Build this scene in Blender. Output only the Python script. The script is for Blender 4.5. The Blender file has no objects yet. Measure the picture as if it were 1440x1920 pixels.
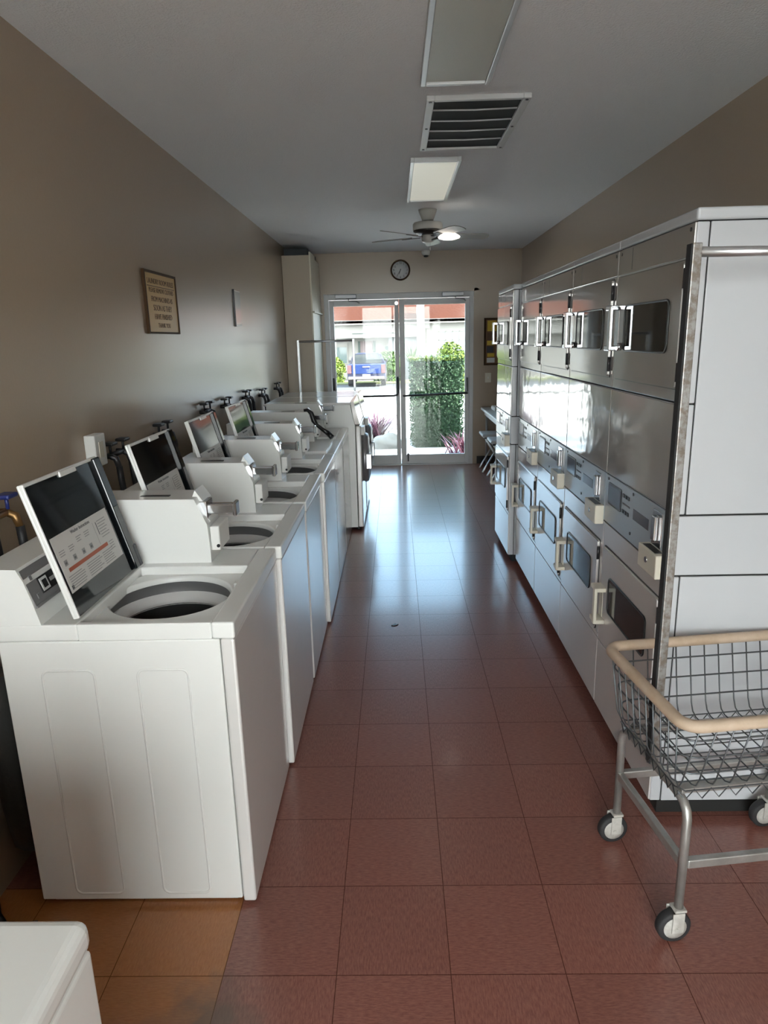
import bpy, bmesh, math, random
from mathutils import Vector, Matrix
random.seed(7)
C = bpy.context.scene
COL = C.collection
PI = math.pi

# ------------------------------------------------------------------ materials
def nt(m):
    m.use_nodes = True
    return m.node_tree.nodes, m.node_tree.links
def srgb(r, g, b):
    f = lambda c: (c/255/12.92 if c/255 <= .04045 else ((c/255+.055)/1.055)**2.4)
    return (f(r), f(g), f(b), 1)
def mat(name, col, rough=.5, metal=0, spec=.5, bump=0, bscale=200, bdist=.002, coat=0, emit=None, estr=0,
        var=0, vscale=4, vcol=None, ior=1.5, coat_rough=.03):
    m = bpy.data.materials.new(name); N, L = nt(m)
    b = N['Principled BSDF']
    b.inputs['Base Color'].default_value = col
    b.inputs['Roughness'].default_value = rough
    b.inputs['Metallic'].default_value = metal
    b.inputs['Specular IOR Level'].default_value = spec
    b.inputs['IOR'].default_value = ior
    if coat:
        b.inputs['Coat Weight'].default_value = coat; b.inputs['Coat Roughness'].default_value = coat_rough
    if emit:
        b.inputs['Emission Color'].default_value = emit; b.inputs['Emission Strength'].default_value = estr
    tc = None
    if bump or var:
        tc = N.new('ShaderNodeTexCoord')
    if bump:
        n = N.new('ShaderNodeTexNoise'); n.inputs['Scale'].default_value = bscale; n.inputs['Detail'].default_value = 3
        L.new(tc.outputs['Object'], n.inputs['Vector'])
        bp = N.new('ShaderNodeBump'); bp.inputs['Strength'].default_value = bump; bp.inputs['Distance'].default_value = bdist
        L.new(n.outputs['Fac'], bp.inputs['Height']); L.new(bp.outputs['Normal'], b.inputs['Normal'])
    if var:
        n = N.new('ShaderNodeTexNoise'); n.inputs['Scale'].default_value = vscale; n.inputs['Detail'].default_value = 6
        n.inputs['Roughness'].default_value = .65
        L.new(tc.outputs['Object'], n.inputs['Vector'])
        r = N.new('ShaderNodeValToRGB')
        r.color_ramp.elements[0].position = .5-var; r.color_ramp.elements[1].position = .5+var
        r.color_ramp.elements[0].color = vcol or (col[0]*.7, col[1]*.7, col[2]*.7, 1)
        r.color_ramp.elements[1].color = col
        L.new(n.outputs['Fac'], r.inputs['Fac']); L.new(r.outputs['Color'], b.inputs['Base Color'])
    return m

M = {}
M['wall'] = mat('tan_wall_paint', (.365, .278, .195, 1), rough=.30, spec=.7, bump=.25, bscale=90, bdist=.0015, coat=.35, coat_rough=.22)
M['ceiling'] = mat('ceiling_texture', (.78, .785, .80, 1), rough=.9, spec=.2, bump=.9, bscale=130, bdist=.004)
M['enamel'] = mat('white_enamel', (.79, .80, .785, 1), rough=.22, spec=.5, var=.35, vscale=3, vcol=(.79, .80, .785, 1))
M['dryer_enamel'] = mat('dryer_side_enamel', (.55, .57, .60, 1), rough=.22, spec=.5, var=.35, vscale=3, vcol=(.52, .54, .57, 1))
M['enamel_front'] = mat('white_enamel_glossy', (.72, .71, .70, 1), rough=.11, spec=.8, ior=1.7, bump=.12, bscale=5, bdist=.004)
M['steel'] = mat('dryer_front_enamel', (.46, .44, .42, 1), rough=.085, metal=.28, spec=.6, ior=1.65, bump=.10, bscale=4, bdist=.004)
M['front_low'] = mat('dryer_lower_front', (.66, .64, .63, 1), rough=.10, metal=.10, spec=.6, ior=1.65, bump=.10, bscale=4, bdist=.004)
M['steel_wavy'] = mat('dryer_panel_wavy', (.50, .48, .46, 1), rough=.07, metal=.34, spec=.6, ior=1.65, bump=.30, bscale=3.2, bdist=.010)
M['plastic_white'] = mat('white_plastic', (.78, .78, .76, 1), rough=.35)
M['cream'] = mat('cream_plastic', (.70, .66, .56, 1), rough=.4)
M['black_plastic'] = mat('black_plastic', (.012, .012, .013, 1), rough=.35)
M['rubber'] = mat('black_rubber', (.02, .02, .022, 1), rough=.7)
M['lid_black'] = mat('black_gloss_enamel', (.006, .008, .010, 1), rough=.06, spec=.6)
M['tub_plastic'] = mat('tub_ring_plastic', (.74, .74, .74, 1), rough=.35)
M['tub_grey'] = mat('tub_grey', (.15, .15, .153, 1), rough=.4)
M['drum'] = mat('drum_dark', (.085, .085, .087, 1), rough=.45, metal=.3)
M['paper'] = mat('label_paper', (.62, .61, .59, 1), rough=.5)
M['gloss_paper'] = mat('glossy_sheet', (.66, .66, .63, 1), rough=.25, coat=.6)
M['ink'] = mat('label_ink', (.10, .10, .11, 1), rough=.6)
M['ink_grey'] = mat('label_ink_grey', (.33, .33, .33, 1), rough=.6)
M['ink_red'] = mat('label_ink_red', (.42, .12, .07, 1), rough=.6)
M['silver_panel'] = mat('silver_panel', (.30, .30, .31, 1), rough=.35, metal=.5)
M['chrome'] = mat('chrome', (.62, .63, .65, 1), rough=.12, metal=1)
M['alu'] = mat('aluminium_frame', (.60, .60, .60, 1), rough=.38, metal=.35)
M['alu_white'] = mat('white_door_frame', (.62, .62, .62, 1), rough=.4)
M['dark_metal'] = mat('dark_metal', (.05, .05, .055, 1), rough=.4, metal=.6)
M['control_blue'] = mat('control_panel_blue_grey', (.42, .48, .53, 1), rough=.22, spec=.6)
M['display'] = mat('grey_display', (.13, .14, .17, 1), rough=.12)
M['glass_dark'] = mat('dark_window_glass', (.02, .021, .022, 1), rough=.04, spec=.7)
M['shadow_gap'] = mat('dark_gap', (.015, .015, .015, 1), rough=.9)
M['beige'] = mat('beige_cabinet_paint', (.50, .42, .32, 1), rough=.45)
M['cab_door'] = mat('cream_cabinet_door', (.72, .66, .53, 1), rough=.4)
M['cab_gap_shade'] = mat('dark_gap_block', (.05, .055, .06, 1), rough=.7)
M['wood_frame'] = mat('brown_wood_frame', (.075, .038, .016, 1), rough=.6, spec=.15, var=.3, vscale=20)
M['sign_face'] = mat('yellowed_sign_face', (.58, .38, .15, 1), rough=.35, spec=.4)
M['sign_ink'] = mat('brown_sign_ink', (.12, .055, .018, 1), rough=.5)
M['cork'] = mat('cork', (.20, .11, .06, 1), rough=.9, bump=.5, bscale=150)
M['yellow'] = mat('yellow_paper', (.62, .42, .04, 1), rough=.6)
M['blackpaper'] = mat('dark_flyer', (.05, .045, .06, 1), rough=.6)
M['whitepaper'] = mat('white_paper', (.68, .68, .68, 1), rough=.6)
M['brownpaper'] = mat('brown_paper', (.12, .06, .03, 1), rough=.6)
M['table'] = mat('white_table_top', (.74, .75, .74, 1), rough=.4)
M['seat_vinyl'] = mat('white_seat_vinyl', (.62, .62, .62, 1), rough=.5)
M['tube_steel'] = mat('steel_tube', (.55, .56, .57, 1), rough=.3, metal=.85)
M['cart_frame'] = mat('brushed_cart_tube', (.52, .52, .51, 1), rough=.38, metal=.7, var=.25, vscale=14, vcol=(.34, .33, .31, 1))
M['wire'] = mat('grey_wire', (.13, .14, .15, 1), rough=.4, metal=.7)
M['rim_wood'] = mat('pale_wood_rim', (.60, .48, .38, 1), rough=.6, var=.3, vscale=12, vcol=(.40, .29, .19, 1))
M['wheel_hub'] = mat('white_wheel_hub', (.55, .54, .51, 1), rough=.6, var=.3, vscale=40, vcol=(.30, .28, .25, 1))
M['rusty'] = mat('rusty_pole', (.40, .40, .40, 1), rough=.42, metal=.6, var=.10, vscale=55, vcol=(.24, .21, .18, 1))
M['fan_white'] = mat('fan_white', (.40, .39, .36, 1), rough=.45)
M['fan_dark'] = mat('fan_dark_metal', (.035, .03, .026, 1), rough=.4, metal=.4)
M['fan_blade'] = mat('fan_blade', (.30, .29, .27, 1), rough=.4)
M['lens'] = mat('light_lens', (.50, .50, .44, 1), rough=.45, bump=.4, bscale=260, bdist=.002)
M['lens_lit'] = mat('light_lens_glowing', (.50, .50, .44, 1), rough=.45, bump=.4, bscale=260, bdist=.002, emit=(1, .97, .80, 1), estr=.085)
M['lamp_glass'] = mat('lamp_glass', (.85, .85, .85, 1), rough=.3, emit=(1, .93, .84, 1), estr=.6)
M['filter'] = mat('dark_filter', (.022, .025, .025, 1), rough=.9)
M['vent_white'] = mat('vent_frame', (.56, .56, .56, 1), rough=.45)
M['hose'] = mat('black_hose', (.018, .018, .02, 1), rough=.5)
M['hose_grey'] = mat('grey_corrugated_hose', (.03, .03, .028, 1), rough=.7, bump=1, bscale=60)
M['blue_handle'] = mat('blue_handle', (.02, .03, .16, 1), rough=.4)
M['brass'] = mat('brass', (.30, .17, .07, 1), rough=.4, metal=.8)
M['baseboard'] = mat('dark_baseboard', (.025, .018, .015, 1), rough=.5)
# outside
M['concrete'] = mat('street_concrete', (.40, .40, .39, 1), rough=.85, spec=.1, var=.3, vscale=.7, vcol=(.35, .35, .34, 1))
M['walk'] = mat('sidewalk_concrete', (.56, .56, .56, 1), rough=.85, var=.3, vscale=2, vcol=(.48, .48, .48, 1))
M['bounce_patio'] = mat('pale_bounce_patio', (.42, .41, .40, 1), rough=.9, var=.3, vscale=2, vcol=(.37, .36, .35, 1))
M['asphalt'] = mat('asphalt', (.022, .024, .027, 1), rough=.9)
M['grass'] = mat('grass', (.05, .062, .012, 1), rough=.9, var=.3, vscale=4)
M['stucco'] = mat('white_stucco', (.19, .19, .183, 1), rough=.9, spec=.1, bump=.3, bscale=20)
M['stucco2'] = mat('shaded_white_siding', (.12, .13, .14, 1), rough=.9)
M['tile_roof'] = mat('red_tile_roof', (.034, .0115, .0065, 1), rough=.85, spec=.05, var=.35, vscale=.8, vcol=(.033, .012, .0076, 1), bump=.6, bscale=6, bdist=.05)
M['mauve'] = mat('mauve_door', (.11, .085, .09, 1), rough=.6)
M['shutter'] = mat('green_shutter', (.02, .04, .037, 1), rough=.6)
M['house_glass'] = mat('house_window', (.07, .10, .105, 1), rough=.1)
M['house_pane'] = mat('house_pane', (.11, .135, .135, 1), rough=.15)
M['leaf_dark'] = mat('dark_hedge_leaf', (.022, .056, .024, 1), rough=.55, spec=.2, var=.3, vscale=9, vcol=(.009, .024, .013, 1))
M['leaf_lime'] = mat('lime_leaf', (.075, .11, .012, 1), rough=.6, spec=.2, var=.3, vscale=9, vcol=(.04, .07, .008, 1))
M['leaf_green'] = mat('bush_leaf', (.032, .062, .013, 1), rough=.6, spec=.2, var=.3, vscale=5, vcol=(.025, .055, .015, 1))
M['purple_leaf'] = mat('purple_leaf', (.17, .055, .085, 1), rough=.45, var=.3, vscale=12, vcol=(.08, .02, .04, 1))
M['rock'] = mat('pale_rock', (.15, .15, .14, 1), rough=.9, bump=.6, bscale=12, bdist=.02)
M['truck_blue'] = mat('truck_blue_paint', (.003, .015, .072, 1), rough=.35, spec=.15, coat=.1)
M['truck_body'] = mat('truck_side_paint', (.012, .014, .035, 1), rough=.35, spec=.2, coat=.1)
M['truck_glass'] = mat('truck_glass', (.02, .026, .028, 1), rough=.06)
M['tail_red'] = mat('tail_light_red', (.06, .02, .025, 1), rough=.2)
M['plate'] = mat('plate_white', (.22, .22, .23, 1), rough=.5)
M['bumper'] = mat('bumper_chrome', (.22, .20, .18, 1), rough=.35, metal=.5)
M['bark'] = mat('stem_brown', (.10, .06, .035, 1), rough=.9)

# clear pane: straight-through transmission plus a Fresnel mirror
m = bpy.data.materials.new('clear_pane'); N, L = nt(m)
for n in list(N): N.remove(n)
o = N.new('ShaderNodeOutputMaterial'); mix = N.new('ShaderNodeMixShader'); fr = N.new('ShaderNodeFresnel')
fr.inputs['IOR'].default_value = 1.38
tr = N.new('ShaderNodeBsdfTransparent'); tr.inputs['Color'].default_value = (.93, .95, .94, 1)
gl = N.new('ShaderNodeBsdfGlossy'); gl.inputs['Roughness'].default_value = 0.0
L.new(fr.outputs[0], mix.inputs[0]); L.new(tr.outputs[0], mix.inputs[1]); L.new(gl.outputs[0], mix.inputs[2])
L.new(mix.outputs[0], o.inputs[0]); M['pane'] = m

# floor: 12 inch vinyl tiles with streaks, tile to tile variation and some orange tiles
TW = .3048
m = bpy.data.materials.new('red_vinyl_tile'); N, L = nt(m); b = N['Principled BSDF']
tc = N.new('ShaderNodeTexCoord')
off = N.new('ShaderNodeVectorMath'); off.operation = 'ADD'; off.inputs[1].default_value = (.1884+TW*40, -1.4532+TW*40, 0)
L.new(tc.outputs['Object'], off.inputs[0])
br = N.new('ShaderNodeTexBrick'); br.offset = 0; br.squash = 1
for k, v in (('Scale', 1), ('Mortar Size', .0013), ('Mortar Smooth', .1), ('Bias', 0), ('Brick Width', TW), ('Row Height', TW)):
    br.inputs[k].default_value = v
br.inputs['Color1'].default_value = (.95, .95, .95, 1); br.inputs['Color2'].default_value = (1.05, 1.05, 1.05, 1)
br.inputs['Mortar'].default_value = (.42, .42, .42, 1)
L.new(off.outputs[0], br.inputs['Vector'])
chk = N.new('ShaderNodeTexChecker'); chk.inputs['Scale'].default_value = 1/TW
L.new(off.outputs[0], chk.inputs['Vector'])
def streak(sx, sy):
    mp = N.new('ShaderNodeMapping'); mp.inputs['Scale'].default_value = (sx, sy, 1)
    n = N.new('ShaderNodeTexNoise'); n.inputs['Scale'].default_value = 1; n.inputs['Detail'].default_value = 5; n.inputs['Roughness'].default_value = .7
    L.new(tc.outputs['Object'], mp.inputs[0]); L.new(mp.outputs[0], n.inputs['Vector']); return n
n1 = streak(260, 45); n2 = streak(45, 260)
mx = N.new('ShaderNodeMix'); mx.data_type = 'FLOAT'
L.new(chk.outputs['Fac'], mx.inputs[0]); L.new(n1.outputs['Fac'], mx.inputs[2]); L.new(n2.outputs['Fac'], mx.inputs[3])
sr = N.new('ShaderNodeValToRGB'); sr.color_ramp.elements[0].position = .36; sr.color_ramp.elements[1].position = .66
sr.color_ramp.elements[0].color = (.17, .056, .043, 1); sr.color_ramp.elements[1].color = (.29, .125, .098, 1)
L.new(mx.outputs[0], sr.inputs['Fac'])
# orange replacement tiles: whole tiles left of one joint and in front of another
sep = N.new('ShaderNodeSeparateXYZ'); L.new(tc.outputs['Object'], sep.inputs[0])
lx = N.new('ShaderNodeMath'); lx.operation = 'LESS_THAN'; lx.inputs[1].default_value = .1884*-1-TW+.0005
ly = N.new('ShaderNodeMath'); ly.operation = 'LESS_THAN'; ly.inputs[1].default_value = 1.4532+TW
L.new(sep.outputs[0], lx.inputs[0]); L.new(sep.outputs[1], ly.inputs[0])
an = N.new('ShaderNodeMath'); an.operation = 'MULTIPLY'; L.new(lx.outputs[0], an.inputs[0]); L.new(ly.outputs[0], an.inputs[1])
orr = N.new('ShaderNodeValToRGB'); orr.color_ramp.elements[0].position = .3; orr.color_ramp.elements[1].position = .7
orr.color_ramp.elements[0].color = (.30, .105, .028, 1); orr.color_ramp.elements[1].color = (.42, .18, .062, 1)
L.new(mx.outputs[0], orr.inputs['Fac'])
cm = N.new('ShaderNodeMix'); cm.data_type = 'RGBA'
L.new(an.outputs[0], cm.inputs[0]); L.new(sr.outputs['Color'], cm.inputs[6]); L.new(orr.outputs['Color'], cm.inputs[7])
mu = N.new('ShaderNodeMix'); mu.data_type = 'RGBA'; mu.blend_type = 'MULTIPLY'; mu.inputs[0].default_value = 1
L.new(cm.outputs[2], mu.inputs[6]); L.new(br.outputs['Color'], mu.inputs[7])
# scuffed grey patch where tiles meet near the front left
dv = N.new('ShaderNodeVectorMath'); dv.operation = 'DISTANCE'; dv.inputs[1].default_value = (-.50, 1.32, 0)
L.new(tc.outputs['Object'], dv.inputs[0])
nz = N.new('ShaderNodeTexNoise'); nz.inputs['Scale'].default_value = 14; nz.inputs['Detail'].default_value = 6
L.new(tc.outputs['Object'], nz.inputs['Vector'])
ds = N.new('ShaderNodeMath'); ds.operation = 'MULTIPLY_ADD'; ds.inputs[1].default_value = .22; L.new(nz.outputs['Fac'], ds.inputs[0]); L.new(dv.outputs['Value'], ds.inputs[2])
mr = N.new('ShaderNodeMapRange'); mr.inputs['From Min'].default_value = .14; mr.inputs['From Max'].default_value = .26; mr.inputs['To Min'].default_value = .8; mr.inputs['To Max'].default_value = 0
L.new(ds.outputs[0], mr.inputs['Value'])
st = N.new('ShaderNodeMix'); st.data_type = 'RGBA'; L.new(mr.outputs[0], st.inputs[0]); L.new(mu.outputs[2], st.inputs[6]); st.inputs[7].default_value = (.11, .075, .055, 1)
L.new(st.outputs[2], b.inputs['Base Color'])
rn = N.new('ShaderNodeTexNoise'); rn.inputs['Scale'].default_value = 3.5; rn.inputs['Detail'].default_value = 6; rn.inputs['Roughness'].default_value = .7
L.new(tc.outputs['Object'], rn.inputs['Vector'])
rr = N.new('ShaderNodeMapRange'); rr.inputs['From Min'].default_value = .3; rr.inputs['From Max'].default_value = .7
rr.inputs['To Min'].default_value = .25; rr.inputs['To Max'].default_value = .31
b.inputs['Roughness'].default_value = .28
b.inputs['Specular IOR Level'].default_value = .6
inv = N.new('ShaderNodeMath'); inv.operation = 'MULTIPLY_ADD'; inv.inputs[1].default_value = -.42; inv.inputs[2].default_value = .42
L.new(br.outputs['Fac'], inv.inputs[0]); L.new(inv.outputs[0], b.inputs['Coat Weight'])
sg = N.new('ShaderNodeMath'); sg.operation = 'MULTIPLY_ADD'; sg.inputs[1].default_value = -.5; sg.inputs[2].default_value = .55
L.new(br.outputs['Fac'], sg.inputs[0]); L.new(sg.outputs[0], b.inputs['Specular IOR Level'])
b.inputs['Coat Roughness'].default_value = .12
M['floor'] = m

# ------------------------------------------------------------------ mesh helpers
class MB:
    def __init__(s): s.bm = bmesh.new(); s.smooth = False
    def box(s, x0, x1, y0, y1, z0, z1, bev=0, seg=2, mi=0):
        r = bmesh.ops.create_cube(s.bm, size=1); vs = r['verts']
        for v in vs:
            v.co = Vector(((x0+x1)/2+v.co.x*(x1-x0), (y0+y1)/2+v.co.y*(y1-y0), (z0+z1)/2+v.co.z*(z1-z0)))
        fs = {f for v in vs for f in v.link_faces}
        for f in fs: f.material_index = mi
        if bev:
            es = list({e for v in vs for e in v.link_edges})
            q = bmesh.ops.bevel(s.bm, geom=es, offset=bev, segments=seg, profile=.5, affect='EDGES')
            for f in q['faces']: f.material_index = mi
        return s
    def poly(s, pts, mi=0):
        f = s.bm.faces.new([s.bm.verts.new(p) for p in pts]); f.material_index = mi; return s
    def prism(s, pts, axis, a, b, mi=0):
        # pts: 2D outline; axis 'x' -> (y,z), 'y' -> (x,z), 'z' -> (x,y)
        def P(p, t): return {'x': (t, p[0], p[1]), 'y': (p[0], t, p[1]), 'z': (p[0], p[1], t)}[axis]
        A = [s.bm.verts.new(P(p, a)) for p in pts]; B = [s.bm.verts.new(P(p, b)) for p in pts]
        n = len(pts); fs = []
        fs.append(s.bm.faces.new(A)); fs.append(s.bm.faces.new(B[::-1]))
        for i in range(n):
            fs.append(s.bm.faces.new((A[i], B[i], B[(i+1) % n], A[(i+1) % n])))
        for f in fs: f.material_index = mi
        bmesh.ops.recalc_face_normals(s.bm, faces=fs)
        return s
    def tube(s, pts, r, seg=8, closed=False, mi=0):
        pts = [Vector(p) for p in pts]; n = len(pts); rings = []
        up = None
        for i, p in enumerate(pts):
            if closed: t = (pts[(i+1) % n]-pts[i-1])
            else: t = pts[min(i+1, n-1)]-pts[max(i-1, 0)]
            t.normalize()
            if up is None:
                up = Vector((0, 0, 1)) if abs(t.z) < .9 else Vector((1, 0, 0))
            u = t.cross(up)
            if u.length < 1e-4: u = t.cross(Vector((0, 1, .3)))
            u.normalize(); w = u.cross(t).normalized(); up = w
            rr = r[i] if isinstance(r, (list, tuple)) else r
            rings.append([s.bm.verts.new(p+u*math.cos(2*PI*k/seg)*rr+w*math.sin(2*PI*k/seg)*rr) for k in range(seg)])
        for i in range(n if closed else n-1):
            a = rings[i]; b = rings[(i+1) % n]
            for k in range(seg):
                f = s.bm.faces.new((a[k], a[(k+1) % seg], b[(k+1) % seg], b[k])); f.smooth = True; f.material_index = mi
        if not closed:
            f = s.bm.faces.new(rings[0][::-1]); f.material_index = mi
            f = s.bm.faces.new(rings[-1]); f.material_index = mi
        return s
    def lathe(s, prof, c=(0, 0, 0), axis='z', seg=32, mi=0):
        rings = []
        for r, h in prof:
            ring = []
            for k in range(seg):
                a = 2*PI*k/seg; x, y = r*math.cos(a), r*math.sin(a)
                p = {'z': (x, y, h), 'y': (x, h, y), 'x': (h, x, y)}[axis]
                ring.append(s.bm.verts.new((c[0]+p[0], c[1]+p[1], c[2]+p[2])))
            rings.append(ring)
        fs = []
        for a, b in zip(rings, rings[1:]):
            for k in range(seg):
                f = s.bm.faces.new((a[k], a[(k+1) % seg], b[(k+1) % seg], b[k])); f.smooth = True; f.material_index = mi; fs.append(f)
        if prof[0][0] > 1e-5: fs.append(s.bm.faces.new(rings[0][::-1]))
        if prof[-1][0] > 1e-5: fs.append(s.bm.faces.new(rings[-1]))
        for f in fs: f.material_index = mi
        return s
    def lathe_open(s, prof, c=(0, 0, 0), seg=32, mi=0):
        rings = [[s.bm.verts.new((c[0]+r*math.cos(2*PI*k/seg), c[1]+r*math.sin(2*PI*k/seg), c[2]+h)) for k in range(seg)] for r, h in prof]
        for a, b in zip(rings, rings[1:]):
            for k in range(seg):
                f = s.bm.faces.new((a[k], a[(k+1) % seg], b[(k+1) % seg], b[k])); f.smooth = True; f.material_index = mi
        return s
    def build(s, name, mats, parent=None, label=None):
        me = bpy.data.meshes.new(name); s.bm.to_mesh(me); s.bm.free()
        if not isinstance(mats, (list, tuple)): mats = [mats]
        for q in mats: me.materials.append(q)
        o = bpy.data.objects.new(name, me); COL.objects.link(o)
        if parent: o.parent = parent
        if label: o['label'] = label
        return o

def tag(o, label=None, cat=None, group=None, kind=None):
    for k, v in (('label', label), ('category', cat), ('group', group), ('kind', kind)):
        if v: o[k] = v
    return o
def thing(name, label, cat, loc=(0, 0, 0), rz=0, group=None):
    o = bpy.data.objects.new(name, None); COL.objects.link(o); o.location = loc; o.rotation_euler = (0, 0, rz)
    o.empty_display_size = .1
    return tag(o, label, cat, group)
def copy_tree(o, parent=None):
    c = o.copy(); COL.objects.link(c)
    if parent: c.parent = parent
    for ch in [x for x in bpy.data.objects if x.parent == o]: copy_tree(ch, c)
    return c
def struct(o): o['kind'] = 'structure'; return o
def text_mesh(s, size, name, m, parent, M4, align='CENTER', ext=.0006):
    cu = bpy.data.curves.new(name, 'FONT'); cu.body = s; cu.size = size; cu.align_x = align; cu.align_y = 'CENTER'; cu.extrude = ext
    t = bpy.data.objects.new(name+'_text', cu); COL.objects.link(t)
    dg = bpy.context.evaluated_depsgraph_get(); dg.update()
    me = bpy.data.meshes.new_from_object(t.evaluated_get(dg))
    bpy.data.objects.remove(t); bpy.data.curves.remove(cu)
    me.transform(M4); me.materials.clear(); me.materials.append(m); me.name = name
    o = bpy.data.objects.new(name, me); COL.objects.link(o)
    if parent: o.parent = parent
    return o
def rrect(u0, u1, v0, v1, r, n=5):
    out = []
    for (cu, cv, a0) in ((u1-r, v1-r, 0), (u0+r, v1-r, 90), (u0+r, v0+r, 180), (u1-r, v0+r, 270)):
        for k in range(n+1):
            a = math.radians(a0+90*k/n); out.append((cu+r*math.cos(a), cv+r*math.sin(a)))
    return out

# ------------------------------------------------------------------ room shell
XL, XR, YF, YB, ZC = -1.252, 1.599, 8.975, -2.0, 2.682
T = .12
f_ = MB().box(XL-T, XR+T, YB-T, YF+.14, -.02, 0); struct(f_.build('floor', M['floor']))
struct(MB().box(XL-T, XR+T, YB-T, YF+.14, ZC, ZC+.12).build('ceiling', M['ceiling']))
struct(MB().box(XL-T, XL, YB-T, YF+.14, 0, ZC).build('wall_left', M['wall']))
struct(MB().box(XR, XR+T, YB-T, YF+.14, 0, ZC).build('wall_right', M['wall']))
DX0, DX1, DZ = -.885, 1.003, 2.195
w = MB().box(XL, DX0, YF, YF+.14, 0, ZC).box(DX1, XR, YF, YF+.14, 0, ZC).box(DX0, DX1, YF, YF+.14, DZ, ZC)
struct(w.build('wall_far', M['wall']))
w = MB().box(DX1, DX1+.055, YF-.008, YF, 0, DZ+.034).box(DX0, DX1+.055, YF-.008, YF, DZ, DZ+.034)
struct(w.build('trim_2', M['wall']))
# rear shop front, behind the camera
BX0, BX1, BZ = -.95, 1.05, 2.55
w = MB().box(XL, BX0, YB-T, YB, 0, ZC).box(BX1, XR, YB-T, YB, 0, ZC).box(BX0, BX1, YB-T, YB, BZ, ZC)
struct(w.build('wall_back', M['wall']))
d = thing('door_3', None, None, (0, YB-.06, 0)); struct(d)
fr_ = MB()
for x0, x1 in ((BX0, BX0+.05), (-.075, -.025), (BX1-.05, BX1)): fr_.box(x0, x1, -.025, .025, 0, BZ, .003)
fr_.box(BX0+.05, BX1-.05, -.025, .025, 0, .13).box(BX0+.05, BX1-.05, -.025, .025, BZ-.06, BZ)
fr_.build('door_frame', M['alu_white'], d)
MB().box(BX0+.05, -.075, -.003, .003, .13, BZ-.06).build('door_pane', M['pane'], d)
MB().box(-.025, BX1-.05, -.003, .003, .13, BZ-.06).build('door_pane', M['pane'], d)
struct(MB().box(DX1+.055, XR, YF-.012, YF, 0, .10, .003).build('baseboard_far', M['baseboard']))
struct(MB().box(XR-.012, XR, 5.6, YF-.012, 0, .10, .003).build('baseboard_right', M['baseboard']))

# front double door
t = MB()
t.box(DX0, DX0+.058, YF-.02, YF+.09, 0, DZ, .004).box(DX1-.05, DX1, YF-.02, YF+.09, 0, DZ, .004).box(DX0+.058, DX1-.05, YF-.02, YF+.09, 2.125, DZ, .004)
t.box(DX0+.058, DX1-.05, YF-.02, YF+.10, 0, .012)
struct(t.build('trim_1', M['alu_white']))
def leaf(name, x0, x1, g0, g1):
    d = thing(name, None, None, (x0, YF+.03, 0)); struct(d)
    X = lambda x: x-x0
    f = MB()
    f.box(0, X(g0), -.022, .022, .015, 2.12, .003).box(X(g1), X(x1), -.022, .022, .015, 2.12, .003)
    f.box(X(g0), X(g1), -.022, .022, .015, .134, .003).box(X(g0), X(g1), -.022, .022, 2.047, 2.12, .003)
    f.build('door_frame', M['alu_white'], d)
    MB().box(X(g0), X(g1), -.003, .003, .134, 2.047).build('door_pane', M['pane'], d)
    return d
d1 = leaf('door_1', -.823, .056, -.768, .004)
d2 = leaf('door_2', .062, .950, .128, .898)
X = lambda x: x+.823
MB().tube([(X(-.77), -.075, .92), (X(-.02), -.075, .92), (X(.022), -.07, .935), (X(.028), -.07, .96), (X(.028), -.07, 1.16)], .014, 10).tube([(X(.028), -.07, 1.15), (X(.028), -.02, 1.15)], .011).tube([(X(.01), -.075, .925), (X(.01), -.02, .925)], .011).tube([(X(-.77), -.075, .92), (X(-.78), -.02, .92)], .011).build('push_bar', M['dark_metal'], d1)
MB().box(X(-.812), X(-.786), -.05, -.022, 1.0, 1.16, .006).build('door_pull', M['black_plastic'], d1)
X2 = lambda x: x-.062
MB().tube([(X2(.10), -.07, .915), (X2(.928), -.07, .935)], .014, 10).tube([(X2(.10), -.07, .915), (X2(.10), -.02, .915)], .011).tube([(X2(.925), -.07, .935), (X2(.925), -.02, .935)], .011).build('push_bar', M['dark_metal'], d2)
MB().box(X2(.912), X2(.936), -.06, -.022, .95, 1.13, .006).build('door_pull', M['dark_metal'], d2)
MB().tube([(X2(.15), -.04, .16), (X2(.15), -.04, .05)], .008).box(X2(.135), X2(.165), -.05, -.022, .13, .15).build('floor_bolt', M['dark_metal'], d2)
for dd, XX, a, b_ in ((d1, X, -.735, -.47), (d2, X2, .60, .87)):
    q = MB().box(XX(a), XX(b_), -.115, -.05, 2.135, 2.185, .006)
    q.tube([(XX(b_-.10), -.08, 2.135), (XX(b_-.10), -.08, 2.11), (XX(b_+.0), -.10, 2.10), (XX(b_+.03), -.025, 2.085)], .009)
    q.build('door_closer', M['silver_panel'], dd)
for z in (.82, .97, 1.25, 1.72): pass
MB().tube([(X(.03), -.03, 2.07), (X(.03), -.045, 2.07)], .022, 12).build('lock_cylinder', M['chrome'], d1)

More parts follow.
